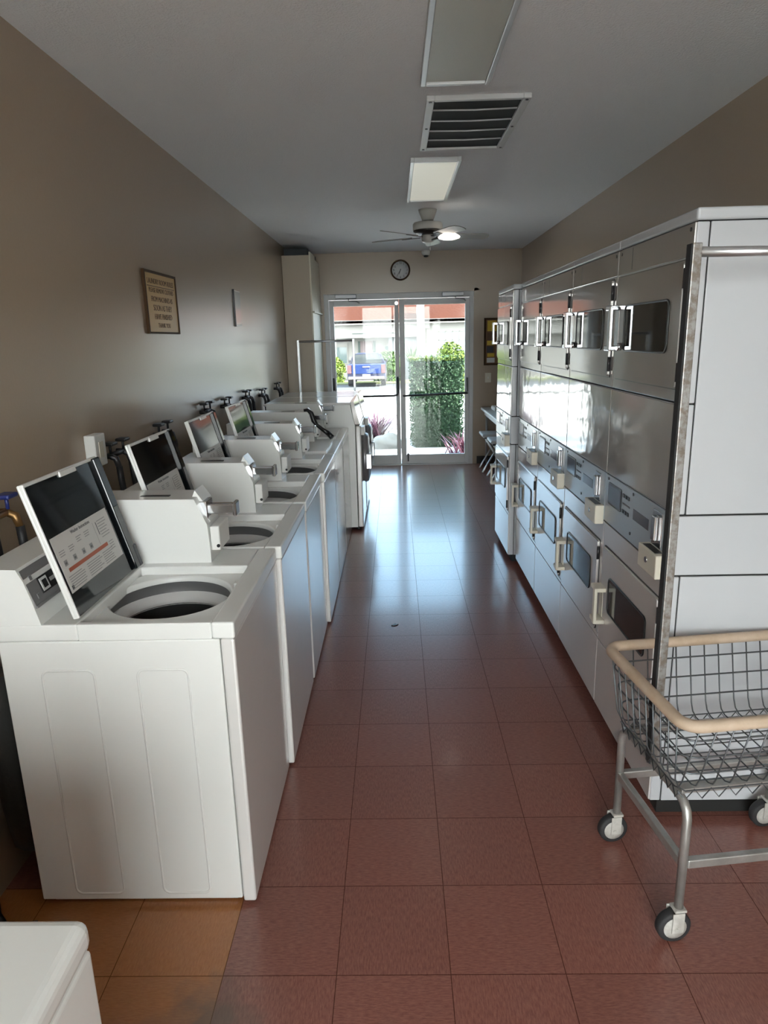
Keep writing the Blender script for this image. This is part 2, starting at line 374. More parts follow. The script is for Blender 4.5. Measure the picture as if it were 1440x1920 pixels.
# ------------------------------------------------------------------ washers
WW = .668
def make_lid(par, openlid):
    # hinge line along y at (hx,hz); v runs from hinge to lid edge
    hx, hz = -.424, .928
    if openlid: dv = Vector((-.101, 0, .375)).normalized()
    else: dv = Vector((1, 0, .0)); hz = .918
    du = Vector((0, 1, 0)); dn = du.cross(dv) if openlid else Vector((0, 0, -1))
    if openlid and dn.x < 0: dn = -dn          # dn looks out of the underside
    O = Vector((hx, 0, hz))
    def box(mb, u0, u1, v0, v1, n0, n1, bev=0, mi=0):
        k = len(mb.bm.verts)
        before = set(mb.bm.verts)
        mb.box(u0, u1, v0, v1, n0, n1, bev, 2, mi)
        for v in mb.bm.verts:
            if v not in before:
                c = v.co.copy(); v.co = O+du*c.x+dv*c.y+dn*c.z
    u0, u1, V = .012, .455, .385 if openlid else .37
    s = MB(); box(s, u0, u1, 0, V, -.013, -.003, .004)
    box(s, u0, u0+.008, 0, V, -.006, .006, .003); box(s, u0, u1, V-.010, V, -.006, .007, .003)
    box(s, u0+.19, u0+.29, V-.020, V-.003, .0, .010, .003)
    bmesh.ops.recalc_face_normals(s.bm, faces=s.bm.faces)
    lid = s.build('lid', M['enamel'], par)
    if not openlid: return lid
    s = MB(); box(s, u0+.008, u1-.001, .002, V-.010, -.004, .004, .001)
    box(s, u1-.040, u1+.004, .0, V-.004, -.016, .016, .004)
    bmesh.ops.recalc_face_normals(s.bm, faces=s.bm.faces)
    s.build('lid_lining', M['lid_black'], lid, 'glossy black lining of the raised lid')
    s = MB(); box(s, u1-.012, u1+.012, .0, .075, -.012, .018, .004)
    s.build('hinge_bracket', M['dark_metal'], lid)
    lb = MB(); box(lb, .030, .385, .067, .226, .0042, .0050)
    def seg(u, v, w, h, mi): box(lb, u, u+w, v, v+h, .0051, .0055, 0, mi)
    seg(.06, .120, .285-.03, .011, 2)                                   # red warning band
    R = random.Random(3)
    for ku, wdt in ((.045, .10), (.155, .10), (.262, .075)):
        for kv in range(6): seg(ku, .074+kv*.0068, wdt*R.uniform(.75, 1), .0026, 3)
    seg(.040, .074, .012, .012, 1)
    for ku in (.045, .10, .155, .205):
        for kv in range(3): seg(ku, .168+.012*(ku > .12)+kv*.0065, R.uniform(.022, .034), .0026, 3)
        seg(ku+.005, .140, .018, .016, 3); seg(ku+.009, .144, .010, .006, 1)
    seg(.272, .135, .0015, .07, 3); seg(.29, .162, .0035, .04, 1)
    for kv in range(7): seg(.30, .150+kv*.0085, R.uniform(.035, .06), .0026, 3)
    for kv in range(4): seg(.325, .102+kv*.008, .03, .0026, 3)
    bmesh.ops.recalc_face_normals(lb.bm, faces=lb.bm.faces)
    lab = lb.build('instruction_label', [M['paper'], M['ink'], M['ink_red'], M['ink_grey']], lid, 'white printed instruction sheet with a red band')
    # heading
    rot = Matrix(((du.x, dv.x, dn.x, 0), (du.y, dv.y, dn.y, 0), (du.z, dv.z, dn.z, 0), (0, 0, 0, 1)))
    p = O+du*.20+dv*.214+dn*.0054
    text_mesh('Washer Instructions', .0145, 'label_heading', M['ink'], lab, Matrix.Translation(p) @ rot, ext=.0003)
    return lid

def make_washer(openlid):
    t = thing('washing_machine', 'x', 'washing machine', group='row of top loading washers')
    W = WW
    b = MB().box(-.648, -.041, .002, .022, .022, .867, .004).box(-.648, -.041, W-.022, W-.002, .022, .867, .004).box(-.648, -.630, .02, W-.02, .022, .867).box(-.060, -.041, .02, W-.02, .022, .867).box(-.64, -.05, .02, W-.02, .022, .04)
    for side in (0.002, W-.002):
        for (a, c) in ((-.54, -.395), (-.275, -.135)):
            b.tube([(u, side, v) for u, v in rrect(a, c, .045, .78, .02)], .0035, 6, True)
    b.box(-.62, -.06, .02, W-.02, .006, .024)
    b.build('cabinet', M['enamel'], t)
    MB().box(-.0385, 0, 0, W, .012, .868, .007, 3).build('front_panel', M['enamel_front'], t)
    for (x, y) in ((-.60, .05), (-.60, W-.05), (-.05, .05), (-.05, W-.05)):
        MB().lathe([(.018, 0), (.018, .006), (.008, .008), (.008, .024)], (x, y, 0), seg=12).build('foot', M['rubber'], t)
    # deck with sunken lid bay and round opening
    bx0, bx1, by0, by1, bz = -.424, -.060, .020, .475, .889
    dk = MB()
    dk.box(bx1, .002, 0, W, .868, .916, .006, 3)
    dk.box(bx0, bx1, 0, by0, .868, .916, .003)
    dk.box(bx0, bx1, by1, W, .868, .916, .005)
    dk.box(-.650, bx0, 0, W, .868, .916, .005)
    cx, cy, R = -.258, .278, .180
    ns = 48; ring = []; outr = []
    for k in range(ns):
        a = 2*PI*k/ns+.0001; c_, s_ = math.cos(a), math.sin(a)
        tt = min([(bx1-cx)/c_ if c_ > 0 else (bx0-cx)/c_, (by1-cy)/s_ if s_ > 0 else (by0-cy)/s_])
        outr.append(dk.bm.verts.new((cx+c_*tt, cy+s_*tt, bz))); ring.append((c_, s_))
    r1 = [dk.bm.verts.new((cx+c_*(R+.006), cy+s_*(R*.98+.006), bz)) for c_, s_ in ring]
    r2 = [dk.bm.verts.new((cx+c_*R, cy+s_*R*.98, bz-.005)) for c_, s_ in ring]
    r3 = [dk.bm.verts.new((cx+c_*(R-.001), cy+s_*R*.98, bz-.018)) for c_, s_ in ring]
    for A, B in ((outr, r1), (r1, r2), (r2, r3)):
        for k in range(ns):
            f = dk.bm.faces.new((A[k], A[(k+1) % ns], B[(k+1) % ns], B[k])); f.smooth = A is not outr
    dk.box(bx1-.012, bx1+.001, .315, .345, .889, .912, .004)                  # lid latch
    dk.build('deck', M['enamel'], t)
    # tub
    MB().lathe_open([(.186, -.012), (.190, -.016), (.190, -.058), (.186, -.064)], (cx, cy, bz), 48).build('tub_gasket', M['tub_grey'], t, 'grey collar under the opening')
    MB().lathe_open([(.192, -.056), (.183, -.062), (.168, -.078), (.166, -.086), (.167, -.094)], (cx, cy, bz), 48).build('tub_ring', M['tub_plastic'], t, 'pale plastic splash ring')
    tb = MB().lathe_open([(.163, -.088), (.176, -.10), (.180, -.14), (.182, -.50), (.02, -.54), (.0005, -.54)], (cx, cy, bz), 40)
    tb.build('tub', M['drum'], t, 'dark drum')
    MB().lathe([(.028, .80), (.035, .78), (.040, .62), (.06, .50), (.13, .40), (.13, .36)], (cx, cy, -.06), seg=24).build('agitator', M['tub_grey'], t)
    make_lid(t, openlid)
    # console
    cs = MB().prism([(-.668, .916), (-.668, 1.078), (-.566, 1.074), (-.550, 1.040), (-.535, .985), (-.519, .916)], 'y', 0, .513)
    con = cs.build('console', M['enamel'], t)
    A = Vector((-.566, 0, 1.074)); B = Vector((-.530, 0, .965)); dz = (B-A); n_ = Vector((.95, 0, .31))
    def plate(mb, y0, y1, s0, s1, t0, t1, mi=0):
        q = []
        for y in (y0, y1):
            for s in (s0, s1):
                for tt in (t0, t1): q.append(mb.bm.verts.new(A+dz*s+Vector((0, y, 0))+n_*tt))
        for idx in ((0, 1, 3, 2), (4, 6, 7, 5), (0, 4, 5, 1), (2, 3, 7, 6), (0, 2, 6, 4), (1, 5, 7, 3)):
            f = mb.bm.faces.new([q[i] for i in idx]); f.material_index = mi
        bmesh.ops.recalc_face_normals(mb.bm, faces=mb.bm.faces)
    p = MB(); plate(p, .006, .510, .07, .98, -.004, .004); plate(p, .006, .510, .98, 1.03, -.004, .007)
    for y, s in ((.03, .33), (.03, .80)): plate(p, y, y+.012, s-.06, s+.06, .004, .006)
    p.build('control_panel', M['silver_panel'], con, 'silver control fascia')
    p = MB(); plate(p, .058, .30, .42, .82, .004, .006); plate(p, .064, .100, .46, .78, .006, .0075, 1); plate(p, .071, .093, .52, .72, .0075, .0085)
    plate(p, .112, .24, .57, .66, .006, .0075, 2)
    p.build('name_plate', [M['black_plastic'], M['whitepaper'], M['ink_grey']], con, 'black name plate with a white square emblem')
    # coin box
    y0, y1 = .515, W-.003
    prof = [(-.660, .916), (-.660, 1.144), (-.233, 1.138), (-.196, 1.050), (-.192, .950), (-.192, .916)]
    cb = MB().prism(prof, 'y', y0, y1)
    cb.prism([(-.250, 1.138), (-.240, 1.160), (-.213, 1.120), (-.196, 1.050), (-.233, 1.138)], 'y', y0+.04, y1-.01)
    cbo = cb.build('coin_box', M['enamel'], t)
    MB().box(-.43, -.33, y0+.045, y0+.063, 1.1385, 1.1425, .001).build('coin_slot', M['black_plastic'], cbo)
    s = MB().box(-.225, -.108, y0+.055, y0+.085, 1.072, 1.108, .005).box(-.118, -.104, y0+.045, y0+.095, 1.066, 1.114, .004)
    s.box(-.235, -.200, y0+.035, y0+.105, 1.055, 1.122, .003)
    s.build('coin_slide', M['chrome'], cbo, 'chrome coin slide')
    v = MB().box(-.192, -.160, y0+.012, y1-.004, .955, 1.040, .004).build('coin_vault', M['plastic_white'], cbo)
    MB().lathe([(.006, 0), (.006, .003)], (-.161, y0+.075, .985), 'x', 12).build('keyhole', M['black_plastic'], v) if False else None
    MB().tube([(-.166, y0+.0115, .972), (-.166, y0+.0085, .972)], .006, 12).build('lock', M['black_plastic'], cbo)
    return t
def children(o): return [x for x in bpy.data.objects if x.parent == o]

WY = [1.690, 2.375, 3.075, 3.765, 4.450, 5.124]
WX = [-.449, -.432, -.430, -.412, -.412, -.411]
WL = ['white top-loading washer nearest the camera with its black-lined lid raised and side panel fully exposed',
      'second white washer from the camera, lid raised and dark inside, behind the first coin box',
      'third white washer from the camera, its raised lid mirroring the garden outside',
      'fourth white washer from the camera, the farthest one with a raised lid',
      'fifth white washer from the camera, lid shut and a black brush lying on it',
      'sixth white washer, lid shut, the one beside the taller front loaders']
op = make_washer(True); cl = make_washer(False)
ws = [op] + [copy_tree(op) for _ in range(3)] + [cl, copy_tree(cl)]
for i, o in enumerate(ws):
    o.location = (WX[i], WY[i], 0); o['label'] = WL[i]

# machine in the near left corner
t = thing('washing_machine', 'white machine with a bare flat top cut off by the bottom left corner', 'washing machine', (-.415, .062, 0))
MB().box(-.66, -.004, .003, .666, .02, .868, .006, 3).build('cabinet', M['enamel'], t)
MB().box(-.66, 0, 0, .669, .872, .918, .016, 4).build('top_panel', M['enamel'], t)
MB().prism([(-.70, .90), (-.70, 1.06), (-.61, 1.06), (-.57, .918), (-.57, .90)], 'y', .01, .66).build('console', M['enamel'], t)
for (x, y) in ((-.60, .05), (-.60, .62), (-.05, .05), (-.05, .62)):
    MB().lathe([(.018, 0), (.018, .02)], (x, y, 0), seg=12).build('foot', M['rubber'], t)

# front loaders past the row
def make_frontloader():
    t = thing('front_load_washer', 'x', 'washing machine', group='front loading washers at the end of the row')
    W = .655
    b = MB().prism([(-.80, .03), (-.05, .03), (-.05, .93), (-.085, 1.105), (-.80, 1.105)], 'y', .002, W-.002)
    for (a, c) in ((-.55, -.40), (-.30, -.17)):
        b.tube([(u, .002, v) for u, v in rrect(a, c, .10, .86, .02)], .004, 6, True)
    b.build('cabinet', M['enamel'], t)
    MB().box(-.045, 0, 0, W, .03, .925, .010, 3).build('front_panel', M['enamel_front'], t)
    MB().box(-.82, -.075, 0, W, 1.105, 1.125, .006).build('top_panel', M['enamel_front'], t)
    MB().prism([(-.049, .935), (-.010, .940), (-.055, 1.135), (-.084, 1.128)], 'y', .01, W-.01).build('control_panel', M['steel'], t)
    dz = .60
    dr = MB().lathe([(.215, .0), (.225, .02), (.215, .045), (.17, .060), (.165, .050), (.0, .050)], (0, W/2, dz), 'x', 36).build('door', M['silver_panel'], t, 'grey round loading door')
    MB().lathe([(.163, .051), (.10, .060), (.0, .063)], (0, W/2, dz), 'x', 32).build('door_window', M['glass_dark'], dr)
    MB().box(.03, .085, W/2-.235, W/2-.200, dz-.07, dz+.07, .008).build('door_handle', M['chrome'], dr)
    MB().box(-.005, .028, .04, .20, .84, .91, .006).build('soap_drawer', M['plastic_white'], t)
    for (x, y) in ((-.70, .05), (-.70, W-.05), (-.05, .05), (-.05, W-.05)):
        MB().lathe([(.02, 0), (.02, .03)], (x, y, 0), seg=12).build('foot', M['rubber'], t)
    return t
a = make_frontloader(); b = copy_tree(a)
a.location = (-.305, 5.808, 0); b.location = (-.300, 6.480, 0)
a['label'] = 'tall white front-loading washer next to the last top loader'
b['label'] = 'tall white front-loading washer farther back, nearest the cabinet'

# ------------------------------------------------------------------ stacked dryers
DW, DD = .675, .728
def rr_panel(mb, y0, y1, z0, z1, r, xa, xb, mi=0): mb.prism(rrect(y0, y1, z0, z1, r), 'x', xa, xb, mi)
def make_handle(par, z0, z1, m):
    h = MB()
    h.box(-.060, -.046, .565, .592, z0, z1, .004)
    h.box(-.055, -.010, .565, .640, z1-.018, z1, .003).box(-.055, -.010, .565, .640, z0, z0+.018, .003)
    h.box(-.016, -.010, .600, .645, z0, z1, .002)
    return h.build('handle', m, par, 'protruding loop handle')
def make_dryer():
    t = thing('stacked_dryer', 'x', 'dryer', group='row of stacked dryers')
    W = DW
    MB().box(.03, DD-.005, .012, W-.012, 0, .06).build('base', M['shadow_gap'], t, 'dark recessed plinth')
    b = MB()
    b.box(.006, DD-.004, .006, W-.006, .055, 1.95, mi=1)
    b.box(.040, DD, .001, W-.001, 1.0875, 1.942, .002); b.box(.0, DD, .001, W-.001, .8875, 1.0815, .002); b.box(.040, DD, .001, W-.001, .055, .8815, .002)
    b.box(.001, .0365, .001, W-.001, 1.4325, 1.942, .004); b.box(.001, .0365, .001, W-.001, 1.0875, 1.4285, .004); b.box(.001, .0365, .001, W-.001, .055, .8815, .004)
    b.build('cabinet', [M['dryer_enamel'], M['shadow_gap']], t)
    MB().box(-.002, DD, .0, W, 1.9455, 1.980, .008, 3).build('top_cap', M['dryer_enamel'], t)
    p = MB().box(-.004, .002, .004, W-.004, 1.852, 1.941, .0015)
    p.box(-.0045, -.0035, .520, .526, 1.862, 1.936, mi=1)
    for y in (.03, .64): p.tube([(-.006, y, 1.925), (-.003, y, 1.925)], .006, 8, mi=1)
    p.build('top_panel', [M['steel'], M['black_plastic']], t)
    p = MB().box(-.003, .002, .004, W-.004, 1.4345, 1.848, .0015)
    p.build('upper_frame', M['steel'], t)
    def door(name, z0, z1, wz0, wz1, hz0, hz1, hm, fm='steel'):
        dm = MB(); rr_panel(dm, .035, .640, z0, z1, .012, -.014, -.004)
        bmesh.ops.bevel(dm.bm, geom=[e for e in dm.bm.edges if e.is_manifold and abs(e.verts[0].co.x+.014) < 1e-5 and abs(e.verts[1].co.x+.014) < 1e-5], offset=.004, segments=2, affect='EDGES')
        d = dm.build(name, M[fm], t)
        q_ = MB(); rr_panel(q_, .031, .644, z0-.0045, z1+.0035, .013, -.0055, -.0032); q_.build('door_shadow_gap', M['black_plastic'], d)  # black outline behind the door, painting its shadow gap
        g = MB(); rr_panel(g, .118, .532, wz0, wz1, .022, -.0165, -.0135); g.build('door_window', M['glass_dark'], d, 'dark glass window with rounded corners')
        r_ = MB().tube([(-.0165, u, v) for u, v in rrect(.118, .532, wz0, wz1, .022)], .0035, 6, True).build('window_gasket', M['black_plastic'], d)
        make_handle(d, hz0, hz1, hm)
        for z in (z0+.05, z1-.05):
            MB().tube([(-.015, .020, z-.028), (-.015, .020, z+.028)], .006, 8).build('hinge', M['dark_metal'], d)
        return d
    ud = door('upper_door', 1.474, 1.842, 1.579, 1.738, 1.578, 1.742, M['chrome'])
    MB().tube([(-.014, .565, 1.592), (-.030, .565, 1.592)], .014, 12).build('latch_knob', M['chrome'], ud)
    MB().box(-.004, .002, .004, W-.004, 1.095, 1.426, .0015).build('middle_panel', M['steel_wavy'], t, 'plain wavy metal panel')
    cp = MB().box(-.006, .002, .004, W-.004, .893, 1.088, .0015)
    for y, z in ((.345, 1.075), (.635, 1.075), (.625, 1.0), (.355, .925)): cp.tube([(-.0085, y, z), (-.005, y, z)], .006, 8, mi=1)
    cpo = cp.build('control_panel', [M['control_blue'], M['black_plastic']], t, 'blue-grey control band')
    s = MB(); rr_panel(s, .470, .630, .975, 1.064, .010, -.0085, -.005); s.box(-.0095, -.008, .478, .622, .983, 1.056, mi=1)
    s.build('display', [M['black_plastic'], M['display']], cpo)
    for z in (1.048, .988):
        for y in (.380, .408, .436):
            MB().box(-.010, -.005, y, y+.018, z-.007, z+.007, .002).build('button', M['black_plastic'], cpo)
    MB().box(-.007, -.005, .375, .455, 1.014, 1.020).build('printed_line', M['ink'], cpo)
    MB().box(-.0075, -.005, .180, .335, .985, 1.024, .001).build('label_strip', M['display'], cpo, 'dark blue strip label')
    cs = MB().box(-.010, -.005, .060, .140, .955, 1.075, .002).box(-.024, -.009, .085, .115, .975, 1.06, .004)
    cs.build('coin_slide', M['chrome'], cpo)
    cbx = MB().box(-.042, -.004, .004, .165, .872, .952, .004)
    c_ = cbx.build('coin_box', M['cream'], t)
    MB().box(-.036, -.012, .03, .14, .9515, .9535).build('coin_slot', M['black_plastic'], c_)
    MB().tube([(-.0415, .085, .915), (-.0455, .085, .915)], .010, 12).build('lock', M['chrome'], c_)
    MB().box(-.003, .002, .004, W-.004, .384, .884, .0015).build('lower_frame', M['front_low'], t)
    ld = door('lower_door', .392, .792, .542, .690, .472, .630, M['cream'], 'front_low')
    MB().box(-.004, .002, .004, W-.004, .058, .360, .0015).build('lower_panel', M['front_low'], t)
    MB().box(-.003, .002, .004, W-.004, .364, .380, .001).build('trim_strip', M['front_low'], t)
    return t
DYS = [2.072, 2.748, 3.425, 4.102, 4.862]; DXS = [.859, .859, .859, .859, .815]
DL = ['stacked dryer nearest the camera with its white side panel showing, behind the wire cart',
      'second stacked dryer from the camera, right after the one with the exposed side',
      'third stacked dryer from the camera, in the middle of the row',
      'fourth stacked dryer from the camera, last one flush with its neighbours',
      'farthest stacked dryer, set forward of the other four, nearest the folding table']
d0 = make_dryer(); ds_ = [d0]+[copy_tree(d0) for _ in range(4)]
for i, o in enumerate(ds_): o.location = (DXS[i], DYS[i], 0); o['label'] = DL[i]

# ------------------------------------------------------------------ laundry carts
def make_cart(label, loc, rz, rack_z, length, pole2):
    t = thing('laundry_cart', label, 'cart', loc, rz, 'wire laundry carts')
    Lh, Wh = length, .195                      # x: 0..length, y: -Wh..Wh
    rimz, fz = .690, .462
    # rim
    x0, x1, y0, y1 = -.055, Lh+.055, -.238, .228
    MB().tube([(u, v, rimz) for u, v in rrect(x0, x1, y0, y1, .045)], .0165, 10, True).build('rim', M['rim_wood'], t, 'pale rounded rim')
    # wire basket
    bx0, bx1, by0, by1 = -.020, Lh+.020, -.175, .175
    wr = MB(); r = .0021
    def lerp(a, b, k): return a+(b-a)*k
    for k in (.22, .48, .74):
        ax0, ax1 = lerp(x0, bx0, k), lerp(x1, bx1, k); ay0, ay1 = lerp(y0, by0, k), lerp(y1, by1, k); z = lerp(rimz, fz, k)
        wr.tube([(u, v, z) for u, v in rrect(ax0, ax1, ay0, ay1, .045)], r*1.25, 6, True)
    nx = int(round(length/.043)); ny = 9
    for i in range(nx+1):
        kx = i/nx; xt, xb = lerp(x0+.04, x1-.04, kx), lerp(bx0, bx1, kx)
        wr.tube([(xt, y0, rimz), (xb, by0-.012, fz+.035), (xb, by0, fz+.010), (xb, by0+.02, fz), (xb, by1-.02, fz), (xb, by1, fz+.010), (xb, by1+.012, fz+.035), (xt, y1, rimz)], r, 6)
    for j in range(ny+1):
        ky = j/ny; yt, yb = lerp(y0+.04, y1-.04, ky), lerp(by0, by1, ky)
        wr.tube([(x0, yt, rimz), (bx0-.012, yb, fz+.035), (bx0, yb, fz+.010), (bx0+.02, yb, fz-.004), (bx1-.02, yb, fz-.004), (bx1, yb, fz+.010), (bx1+.012, yb, fz+.035), (x1, yt, rimz)], r, 6)
    # zigzag skirt under the floor along each side
    for yy in (by0+.004, by1-.004):
        pts = [];
        for i in range(nx*2+1): pts.append((lerp(bx0, bx1, i/(nx*2)), yy, fz-.004-(.030 if i % 2 else 0)))
        wr.tube(pts, r*.9, 5)
    for xx in (bx0+.004, bx1-.004):
        pts = []
        for i in range(ny*2+1): pts.append((xx, lerp(by0, by1, i/(ny*2)), fz-.004-(.030 if i % 2 else 0)))
        wr.tube(pts, r*.9, 5)
    wr.build('wire_basket', M['wire'], t)
    # end frames: inverted U tubes
    for xx in (.0, Lh):
        pts = [(xx, -Wh, .105), (xx, -Wh, .385), (xx, -Wh+.006, .408), (xx, -Wh+.022, .424), (xx, -Wh+.045, .430),
               (xx, Wh-.045, .430), (xx, Wh-.022, .424), (xx, Wh-.006, .408), (xx, Wh, .385), (xx, Wh, .105)]
        MB().tube(pts, .0125, 10).build('end_frame', M['cart_frame'], t)
        MB().box(xx-.010, xx+.010, -Wh+.008, Wh-.008, .235, .262, .003).build('end_rail', M['cart_frame'], t)
    for yy in (-Wh, Wh):
        MB().box(.010, Lh-.010, yy-.010, yy+.010, .236, .262, .003).build('side_rail', M['cart_frame'], t)
    MB().box(.0, Lh, -.16, -.13, .438, .452, .002).box(.0, Lh, .13, .16, .438, .452, .002).build('basket_rail', M['cart_frame'], t)
    # casters
    for i, (xx, yy) in enumerate(((0, -Wh), (0, Wh), (Lh, -Wh), (Lh, Wh))):
        cz = .048; dx = -.012
        c_ = MB().box(xx-.017, xx+.017, yy-.017, yy+.017, .098, .106, .002)
        c_.box(xx+dx-.012, xx+dx+.022, yy-.0205, yy-.0175, cz-.012, .100, .001).box(xx+dx-.012, xx+dx+.022, yy+.0175, yy+.0205, cz-.012, .100, .001)
        c_.tube([(xx+dx, yy-.024, cz), (xx+dx, yy+.024, cz)], .006, 8)
        co = c_.build('caster_fork', M['wheel_hub'], t)
        MB().lathe([(.034, -.014), (.044, -.014), (.048, -.009), (.048, .009), (.044, .014), (.034, .014)], (xx+dx, yy, cz), 'y', 28).build('caster_wheel', M['rubber'], co, 'black rubber tyre')
        MB().lathe([(.0, -.0155), (.012, -.0158), (.033, -.0148), (.033, .0148), (.012, .0158), (.0, .0155)], (xx+dx, yy, cz), 'y', 24).build('wheel_hub', M['wheel_hub'], co)
    # hanging rack
    for xx in ((0.0, Lh) if pole2 else (0.0,)):
        po = MB().box(xx-.012, xx+.012, -.012, .012, .425, rack_z+.02, .0025).build('rack_pole', M['rusty'] if pole2 == 2 else M['tube_steel'], t, 'upright square pole, rust spotted' if pole2 == 2 else None)
        if pole2 == 2: MB().box(xx-.0165, xx-.0118, -.011, .012, .43, rack_z+.018, .001).build('shaded_face_strip', M['rubber'], po, 'black strip for the shaded face of the pole')  # thin black strip added to darken the pole face that lies in shade
    MB().tube([(.0, 0, rack_z), (Lh, 0, rack_z)], .012, 12).build('rack_rod', M['tube_steel'], t)
    return t
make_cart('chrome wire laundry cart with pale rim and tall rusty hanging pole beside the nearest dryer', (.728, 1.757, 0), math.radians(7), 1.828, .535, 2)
make_cart('wire laundry cart with a bare hanging rack standing behind the front loaders', (-1.05, 7.60, 0), 0, 1.630, .60, 1)

# ------------------------------------------------------------------ ceiling things
def make_panel(label, x0, x1, y0, y1, lm='lens'):
    t = thing('ceiling_light', label, 'ceiling light', ((x0+x1)/2, (y0+y1)/2, ZC), 0, 'flush ceiling light panels')
    hx, hy = (x1-x0)/2, (y1-y0)/2
    f = MB()
    f.box(-hx-.022, -hx, -hy-.022, hy+.022, -.028, 0, .003).box(hx, hx+.022, -hy-.022, hy+.022, -.028, 0, .003)
    f.box(-hx, hx, -hy-.022, -hy, -.028, 0, .003).box(-hx, hx, hy, hy+.022, -.028, 0, .003)
    f.build('frame', M['alu'], t)
    MB().box(-hx, hx, -hy, hy, -.018, -.006).build('diffuser', M[lm], t, 'frosted diffuser')
make_panel('large unlit flush ceiling light cut off by the top edge of the picture', .150, .395, 1.93, 3.165)
make_panel('flush ceiling light with pale diffuser between the air grille and the fan', .137, .398, 4.47, 5.655, 'lens_lit')
t = thing('return_air_grille', 'black return-air filter grille in a white frame on the ceiling', 'air vent', (.395, 3.80, ZC))
f = MB(); hx, hy = .233, .418
f.box(-hx, -hx+.036, -hy, hy, -.022, 0, .003).box(hx-.036, hx, -hy, hy, -.022, 0, .003).box(-hx+.036, hx-.036, -hy, -hy+.024, -.022, 0, .003).box(-hx+.036, hx-.036, hy-.012, hy, -.022, 0, .003)
f.build('frame', M['vent_white'], t)
MB().box(-hx+.036, hx-.036, -hy+.024, hy-.012, -.010, -.002).build('filter', M['filter'], t)
for y in (-.255, -.09, .075, .24):
    MB().tube([(-hx+.036, y, -.013), (0, y+.006, -.015), (hx-.036, y, -.013)], .0035, 6).build('wire', M['vent_white'], t)
for x, y in ((-hx+.018, -hy+.02), (hx-.018, -hy+.02), (-hx+.018, hy-.03), (hx-.018, hy-.03), (-hx+.018, 0), (hx-.018, 0)):
    MB().lathe([(.007, -.025), (.007, -.021)], (x, y, 0), seg=8).build('screw', M['dark_metal'], t)

t = thing('ceiling_fan', 'five-bladed ceiling fan with a small white lamp hanging near the door', 'ceiling fan', (.297, 6.17, ZC))
MB().lathe([(.0, 0), (.078, 0), (.074, -.020), (.050, -.075), (.048, -.085), (.0, -.085)], seg=24).build('canopy', M['fan_white'], t)
MB().lathe([(.020, -.08), (.020, -.11)], seg=12).build('down_rod', M['fan_white'], t)
MB().lathe([(.03, -.098), (.118, -.104), (.126, -.115), (.126, -.158), (.120, -.164)], seg=28).build('motor_housing', M['fan_white'], t)
MB().lathe([(.120, -.160), (.122, -.172), (.085, -.196), (.05, -.20)], seg=28).build('motor_base', M['fan_dark'], t)
MB().lathe([(.05, -.198), (.056, -.21), (.05, -.250), (.030, -.262), (.0, -.262)], seg=20).build('switch_housing', M['fan_white'], t)
for k, ang in enumerate((9, 81, 153, 225, 297)):
    a = math.radians(ang); ca, sa = math.cos(a), math.sin(a)
    R3 = Matrix.Rotation(a, 4, 'Z') @ Matrix.Translation((0, 0, -.212)) @ Matrix.Rotation(math.radians(-11), 4, 'X')
    bl = MB(); out = [(.17, -.048), (.20, -.055), (.46, -.066), (.51, -.055), (.53, -.02), (.53, .02), (.51, .055), (.46, .066), (.20, .055), (.17, .048)]
    bl.prism(out, 'z', -.003, .003)
    bmesh.ops.transform(bl.bm, matrix=R3, verts=bl.bm.verts); bo = bl.build('blade', M['fan_blade'], t)
    ir = MB().box(.07, .22, -.012, .012, -.008, -.003, .002); ir.box(.16, .23, -.035, .035, -.008, -.003, .002)
    bmesh.ops.transform(ir.bm, matrix=R3, verts=ir.bm.verts); ir.build('blade_iron', M['fan_dark'], bo)
lk = MB().tube([(.03, -.03, -.245), (.09, -.10, -.235), (.13, -.15, -.225)], .009, 8).build('lamp_arm', M['fan_dark'], t)
MB().lathe([(.025, .012), (.040, .004), (.080, -.018), (.092, -.030), (.085, -.040), (.05, -.050), (.0, -.053)], (.165, -.19, -.215), seg=24).build('lamp_shade', M['lamp_glass'], t, 'glowing white glass shade')
MB().tube([(.02, 0, -.26), (.022, 0, -.345)], .0018, 5).build('pull_chain', M['chrome'], t)

t = thing('security_camera', 'small white dome security camera with a dark lens above the glass door', 'camera', (.405, 8.921, ZC+.003))
MB().lathe([(.0, 0), (.055, 0), (.055, -.03), (.045, -.06), (.0, -.075)], seg=24).build('housing', M['plastic_white'], t)
MB().lathe([(.0, -.066), (.028, -.060), (.030, -.045), (.0, -.04)], (0, -.028, -.022), seg=20).build('lens', M['black_plastic'], t)

# ------------------------------------------------------------------ wall things
t = thing('wall_clock', 'round wall clock with white face and dark rim above the glass door', 'clock', (.087, YF, 2.462))
MB().lathe([(.0, 0), (.122, 0), (.124, -.030), (.108, -.036), (.104, -.022), (.104, -.010)], axis='y', seg=40).build('rim', M['wood_frame'], t)
MB().lathe([(.104, -.018), (.104, -.022), (.0, -.022)], axis='y', seg=40).build('clock_face', M['whitepaper'], t)
rotY = Matrix.Rotation(PI/2, 4, 'X')
for h in range(1, 13):
    a = math.radians(90-30*h)
    text_mesh(str(h), .036, 'numeral', M['ink'], t, Matrix.Translation((.083*math.cos(a), -.0228, .083*math.sin(a))) @ rotY)
def hand(name, ang, ln, wd, yy):
    a = math.radians(90-ang); ux, uz = math.cos(a), math.sin(a)
    q = MB(); pts = [(-uz*wd-ux*.015, ux*wd-uz*.015), (ux*ln-uz*wd*.5, uz*ln+ux*wd*.5), (ux*ln+uz*wd*.5, uz*ln-ux*wd*.5), (uz*wd-ux*.015, -ux*wd-uz*.015)]
    q.prism(pts, 'y', yy, yy-.001); q.build(name, M['ink'], t)
